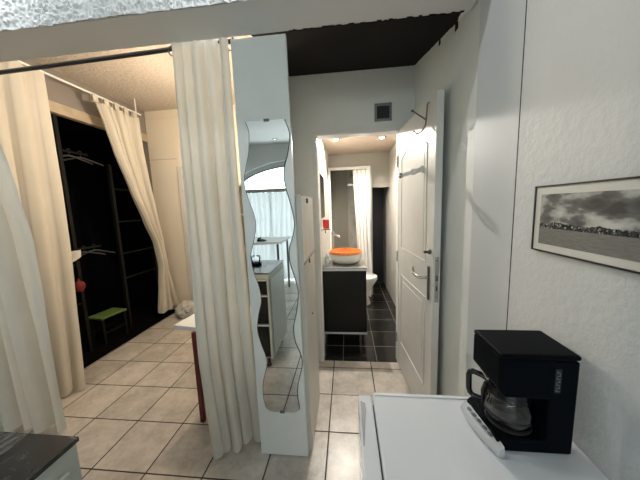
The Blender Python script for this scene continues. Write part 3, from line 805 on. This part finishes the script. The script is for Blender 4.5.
# bag on the floor
bm = bmesh.new(); bmesh.ops.create_icosphere(bm, subdivisions=5, radius=1)
for v in bm.verts:
    n3 = v.co.normalized(); r = 1+.22*noise.noise(n3*2.2)+.12*abs(noise.noise(n3*6+Vector((3, 1, 0))))-.06*abs(noise.noise(n3*14))
    v.co = Vector((n3.x*.155*r, n3.y*.13*r, max(-.085, n3.z*.125*r)))+Vector((-2.235, 3.22, .087))
tag(obj('plastic_bag', bm, 'bag', smooth=True), 'crumpled greyish plastic bag on the floor by the far wall', 'bag')
# table with red legs
tb = thing('side_table', (-.9, 1.75, 0), 'white-topped table with dark red legs behind the gathered curtain', 'table')
bm = bmesh.new(); prism(bm, [(-1.19, 1.548), (-.615, 1.46), (-.605, 1.87), (-1.12, 2.00)], .655, .685, 2)
for v in bm.verts:
    pass
obj('tabletop', bm, 'white_paint', tb, bevel=.003)
for x, y in ((-1.022, 1.515), (-.66, 1.50), (-.65, 1.83), (-1.07, 1.93)):
    bm = B(x-.014, x+.014, y-.014, y+.014, 0, .655); obj('leg', bm, 'red_paint', tb, bevel=.002)
# cream shelving behind the curtain
sh = thing('shelf_unit', (-.78, 2.15, 0), 'cream shelving unit standing behind the gathered curtain', 'shelf')
bm = bmesh.new(); box(bm, -.98, -.96, 2.05, 2.30, 0, 1.66); box(bm, -.64, -.62, 2.05, 2.30, 0, 1.66); box(bm, -.98, -.62, 2.285, 2.30, 0, 1.66)
obj('frame', bm, 'cream_wall', sh)
for z in (.05, .45, .78, 1.10, 1.40, 1.64): obj('shelf', B(-.96, -.64, 2.05, 2.285, z, z+.02), 'cream_wall', sh)
# ceiling lamp (hidden from here behind the curtain) lights the cream room
cl_ = thing('ceiling_lamp', (-1.33, 2.35, 2.81), 'warm hanging lamp of the cream room behind the curtain', 'lamp')
bm = bmesh.new(); lathe(bm, [(.07, 2.81), (.07, 2.79), (.06, 2.785)], (-1.33, 2.35, 0), 20); obj('base', bm, 'white_paint', cl_, smooth=True)
bm = bmesh.new(); tube(bm, [(-1.33, 2.35, 2.785), (-1.33, 2.35, 2.42)], .004, 6); obj('cord', bm, 'white_paint', cl_)
bm = bmesh.new(); lathe(bm, [(.015, 2.42), (.05, 2.39), (.06, 2.35), (.045, 2.31), (.005, 2.295)], (-1.33, 2.35, 0), 20); obj('bulb', bm, 'lamp_room', cl_, smooth=True)

# ================================================================ BATHROOM CONTENTS
vn = thing('vanity_cabinet', (-.04, 2.75, 0), 'dark brown bathroom vanity cabinet on short metal legs', 'cabinet')
obj('body', B(BX0+.004, .183, 2.552, 3.12, .142, .800), 'vanity', vn)
obj('door', B(BX0+.006, .181, 2.534, 2.551, .150, .798), 'vanity', vn, bevel=.002)
obj('bottom_rail', B(BX0+.006, .185, 2.532, 2.552, .128, .148), 'silver_plastic', vn)
for x in (-.245, .115):
    for y in (2.55, 3.08):
        bm = bmesh.new(); tube(bm, [(x, y, 0), (x, y, .142)], .012, 10); obj('leg', bm, 'chrome', vn, smooth=True)
vt2 = tag(obj('worktop', B(BX0+.002, .192, 2.525, 3.14, .801, .832), 'grey_top', bevel=.002), 'grey stone slab on top of the bathroom vanity', 'worktop')
obj('light_edge', B(BX0+.002, .192, 2.521, 2.5245, .803, .822), 'silver_plastic', vt2, world=True)
bs = thing('wash_basin', (-.025, 2.80, .833), 'round white vessel basin with orange glazed rim on the grey vanity top', 'basin')
bm = bmesh.new(); lathe(bm, [(.10, .834), (.135, .838), (.160, .862), (.166, .880), (.163, .884), (.172, .890), (.180, .925), (.182, .938), (.176, .938), (.165, .900), (.13, .86), (.02, .852)], (-.022, 2.80, 0), 48); obj('bowl', bm, 'porcelain', bs, smooth=True)
bm = bmesh.new(); lathe(bm, [(.1765, .9385), (.181, .941), (.176, .966), (.170, .966), (.166, .93), (.130, .872), (.125, .868)], (-.022, 2.80, 0), 48, cap=False)
for v in bm.verts:
    if v.co.z > .95: v.co.z += .0018*math.sin(22*math.atan2(v.co.y-2.80, v.co.x+.022))
obj('orange_rim', bm, 'orange', bs, smooth=True)
fc = thing('basin_tap', (-.18, 2.99, .833), 'tall chrome tap rising behind the orange-rimmed basin', 'tap')
bm = bmesh.new(); tube(bm, [(-.168, 2.98, .833), (-.168, 2.98, 1.13)], .014, 12); tube(bm, [(-.168, 2.98, 1.105), (-.12, 2.93, 1.125), (-.085, 2.895, 1.10)], .011, 10); obj('body', bm, 'chrome', fc, smooth=True)
bm = bmesh.new(); tube(bm, [(-.168, 2.98, 1.13), (-.168, 2.98, 1.15)], .018, 12); tube(bm, [(-.168, 2.98, 1.145), (-.155, 2.90, 1.175)], .006, 8); obj('lever', bm, 'chrome', fc, smooth=True)
sb = thing('soap_bottle', (-.222, 2.66, .833), 'clear and blue soap bottle left of the basin', 'bottle')
bm = bmesh.new(); lathe(bm, [(.020, .834), (.024, .84), (.024, .915), (.012, .935), (.010, .945)], (-.218, 2.66, 0), 20); obj('bottle_body', bm, 'soap', sb, smooth=True)
bm = bmesh.new(); lathe(bm, [(.0125, .943), (.0125, .958), (.004, .962), (.004, .975)], (-.218, 2.66, 0), 14); tube(bm, [(-.218, 2.66, .975), (-.19, 2.645, .973)], .004, 6); obj('pump', bm, 'porcelain', sb, smooth=True)
bm = bmesh.new(); lathe(bm, [(.0245, .86), (.0245, .90)], (-.218, 2.66, 0), 20, cap=False); obj('blue_label', bm, 'silver_plastic', sb)
# mirror on left bathroom wall, and red holder
bmr = thing('bathroom_mirror', (BX0, 2.86, 1.36), 'narrow mirror on the left bathroom wall above the basin', 'mirror')
obj('glass', B(BX0+.001, BX0+.012, 2.62, 3.10, 1.33, 1.785), 'mirror', bmr)
obj('mirror_backing', B(BX0+.0002, BX0+.001, 2.615, 3.105, 1.325, 1.79), 'steel_dark', bmr)
rc = thing('toothbrush_holder', (BX0, 2.75, 1.18), 'red cup holder with toothbrushes on the left bathroom wall', 'holder')
obj('wall_plate', B(BX0+.0005, BX0+.012, 2.72, 2.80, 1.185, 1.215), 'silver_plastic', rc)
bm = bmesh.new(); lathe(bm, [(.026, 1.215), (.034, 1.225), (.037, 1.31), (.032, 1.312)], (BX0+.05, 2.76, 0), 24); obj('red_cup', bm, 'red', rc, smooth=True)
bm = bmesh.new(); tube(bm, [(BX0+.012, 2.76, 1.205), (BX0+.095, 2.76, 1.205)], .006, 8); tube(bm, [(BX0+.04, 2.74, 1.20), (BX0+.04, 2.74, 1.165)], .006, 8); obj('shelf_bar', bm, 'steel_dark', rc, smooth=True)
# shower: frame, pane, fittings, curtain
SY = 4.02
shw = thing('shower_enclosure', (.04, SY, 0), 'white framed shower enclosure with a clear pane at the back of the bathroom', 'shower')
bm = bmesh.new(); box(bm, BX0+.002, BX0+.035, SY-.02, SY+.02, 0, 2.03); obj('post', bm, 'white_paint', shw)
bm = bmesh.new(); box(bm, .335, .364, SY-.02, SY+.02, 0, 2.03); obj('post', bm, 'white_paint', shw)
obj('top_rail', B(BX0+.035, .335, SY-.02, SY+.02, 1.99, 2.03), 'white_paint', shw)
obj('pane', B(BX0+.035, .02, SY-.004, SY+.002, .12, 1.99), 'shower_glass', shw)
obj('tray', B(BX0+.036, .334, SY+.021, BY-.014, .001, .12), 'porcelain', shw)
sf = thing('shower_mixer', (.10, BY, 1.9), 'chrome shower mixer and rose on the back shower wall', 'shower')
bm = bmesh.new(); tube(bm, [(.10, BY-.001, 2.0), (.10, BY-.10, 2.02), (.10, BY-.18, 1.98)], .012, 8); obj('arm', bm, 'chrome', sf, smooth=True)
bm = bmesh.new(); lathe(bm, [(.012, 1.985), (.05, 1.965), (.055, 1.95), (.01, 1.948)], (.10, BY-.18, 0), 20); obj('rose', bm, 'chrome', sf, smooth=True)
bm = bmesh.new(); box(bm, .03, .17, BY-.06, BY-.013, 1.80, 1.84); lathe(bm, [(.02, -.02), (.02, .02)], (.03, BY-.04, 1.82), 14, 'x'); lathe(bm, [(.02, -.02), (.02, .02)], (.17, BY-.04, 1.82), 14, 'x'); obj('mixer', bm, 'chrome', sf, smooth=True)
scu = thing('shower_curtain', (.25, SY-.05, .4), 'long white shower curtain drawn to the right of the shower', 'curtain')
bm = curtain([(2.0, .105, SY-.045), (.4, .17, SY-.05), (.3, .20, SY-.05)], [(2.0, .335, SY-.045), (1.0, .345, SY-.045), (.4, .375, SY-.05)], 1.975, .36, 4, .012, .022, 90, 30, 55)
obj('cloth', bm, 'shower_cloth', scu, smooth=True)
# toilet, pointing right, behind the vanity
tw = thing('toilet', (.18, 3.70, 0), 'white toilet half hidden behind the dark vanity cabinet', 'toilet')
bm = bmesh.new()
prof = [(.10, .0, 0), (.11, .02, 0), (.085, .12, .0), (.10, .22, .01), (.15, .32, .02), (.175, .385, .03), (.175, .40, .03)]
rings = []
for r, z, dx in prof:
    rings.append([bm.verts.new((.205+dx+r*1.08*math.cos(t), 3.70+r*.9*math.sin(t), z)) for t in (2*PI*k/32 for k in range(32))])
for a, b2 in zip(rings, rings[1:]):
    for k in range(32): bm.faces.new((a[k], a[(k+1) % 32], b2[(k+1) % 32], b2[k]))
bm.faces.new(rings[0][::-1]); bm.faces.new(rings[-1])
obj('bowl', bm, 'porcelain', tw, smooth=True)
bm = bmesh.new(); lathe(bm, [(.17, .401), (.182, .405), (.182, .425), (.172, .432), (.01, .434)], (.232, 3.70, 0), 32, sx=1.05, sy=.93); obj('seat', bm, 'porcelain', tw, smooth=True)
obj('cistern', B(-.255, -.02, 3.52, 3.88, .36, .78), 'porcelain', tw, bevel=.02)
obj('cistern_foot', B(-.255, .10, 3.62, 3.78, 0, .37), 'porcelain', tw, bevel=.02)
# ceiling spots
def ceiling_spot(x, y, z, mat, label, group):
    t = thing('ceiling_spot', (x, y, z), label, 'light', group)
    bm = bmesh.new(); lathe(bm, [(.030, z-.0005), (.048, z-.003), (.046, z-.010), (.032, z-.012)], (x, y, 0), 24, cap=False); obj('trim_ring', bm, 'chrome', t, smooth=True)
    bm = bmesh.new(); lathe(bm, [(.031, z-.002), (.031, z-.008), (.02, z-.010)], (x, y, 0), 20); obj('lens', bm, mat, t)
    return t
ceiling_spot(-.11, 3.22, BZ, 'lamp', 'lit ceiling spot over the basin, left of the two in the bathroom', 'bathroom ceiling spots')
ceiling_spot(.44, 3.26, BZ, 'lamp', 'lit ceiling spot on the right side of the bathroom', 'bathroom ceiling spots')
ceiling_spot(-.33, .87, 2.70, 'lamp_off', 'small ceiling spot in front of the beam, right of two', None)
ceiling_spot(-1.55, .87, 2.70, 'lamp_off', 'small ceiling spot in front of the beam, left of two', None)
ceiling_spot(-1.27, -2.15, 2.70, 'lamp_off', 'small round ceiling spot near the arched window, seen in the mirror', None)

# ================================================================ LIGHTS
def spot(loc, tgt, w, c, size, blend=.6, r=.02):
    l = bpy.data.lights.new('spot_light', 'SPOT'); l.energy = w; l.color = c; l.spot_size = size; l.spot_blend = blend; l.shadow_soft_size = r
    o = bpy.data.objects.new('spot_light', l); o.location = loc; o.rotation_euler = (Vector(tgt)-Vector(loc)).to_track_quat('-Z', 'Y').to_euler(); col.objects.link(o)
def point(loc, w, c, r=.05):
    l = bpy.data.lights.new('lamp_light', 'POINT'); l.energy = w; l.color = c; l.shadow_soft_size = r
    o = bpy.data.objects.new('lamp_light', l); o.location = loc; col.objects.link(o)
spot((-.11, 3.22, BZ-.02), (-.05, 2.9, 0), 80, (1, .93, .84), math.radians(165), .5, .015)
spot((.44, 3.26, BZ-.02), (.40, 3.0, 0), 20, (1, .90, .76), math.radians(165), .5, .015)
for x_ in (-.33, -1.55): spot((x_, .87, 2.68), (x_, .9, 0), 6, (.93, .97, 1), math.radians(170), .3, .012)
point((-1.33, 2.35, 2.26), 38, (1, .83, .63), .06)
# daylight: sky through the arched window
w = bpy.data.worlds.new('sky'); scene.world = w; w.use_nodes = True
bg = w.node_tree.nodes['Background']; bg.inputs[0].default_value = (.90, .985, 1.0, 1); bg.inputs[1].default_value = 5.0
po = bpy.data.lights.new('window_portal', 'AREA'); po.shape = 'RECTANGLE'; po.size = 2.7; po.size_y = 2.3
po.cycles.is_portal = True
o = bpy.data.objects.new('window_portal', po); o.location = (cx, YW-.30, 1.15); o.rotation_euler = (math.radians(90), 0, 0); col.objects.link(o)

# ================================================================ CAMERA
cam = bpy.data.cameras.new('camera'); cam.sensor_fit = 'HORIZONTAL'; cam.sensor_width = 36; cam.lens = 256.8184*36/640
cam.clip_start = .02; cam.clip_end = 100
co = bpy.data.objects.new('camera', cam); col.objects.link(co)
r = Vector((.99419705, .10177635, -.03483971)); u = Vector((.02129396, .13126708, .99111832)); wv = Vector((-.10544571, .98610878, -.12833812))
mt = Matrix((r, u, -wv)).transposed().to_4x4(); mt.translation = Vector((0, 0, 1.45)); co.matrix_world = mt
scene.camera = co
vs = scene.view_settings; vs.view_transform = 'Standard'; vs.look = 'None'; vs.gamma = 1; vs.use_curve_mapping = False; vs.exposure = 0.62
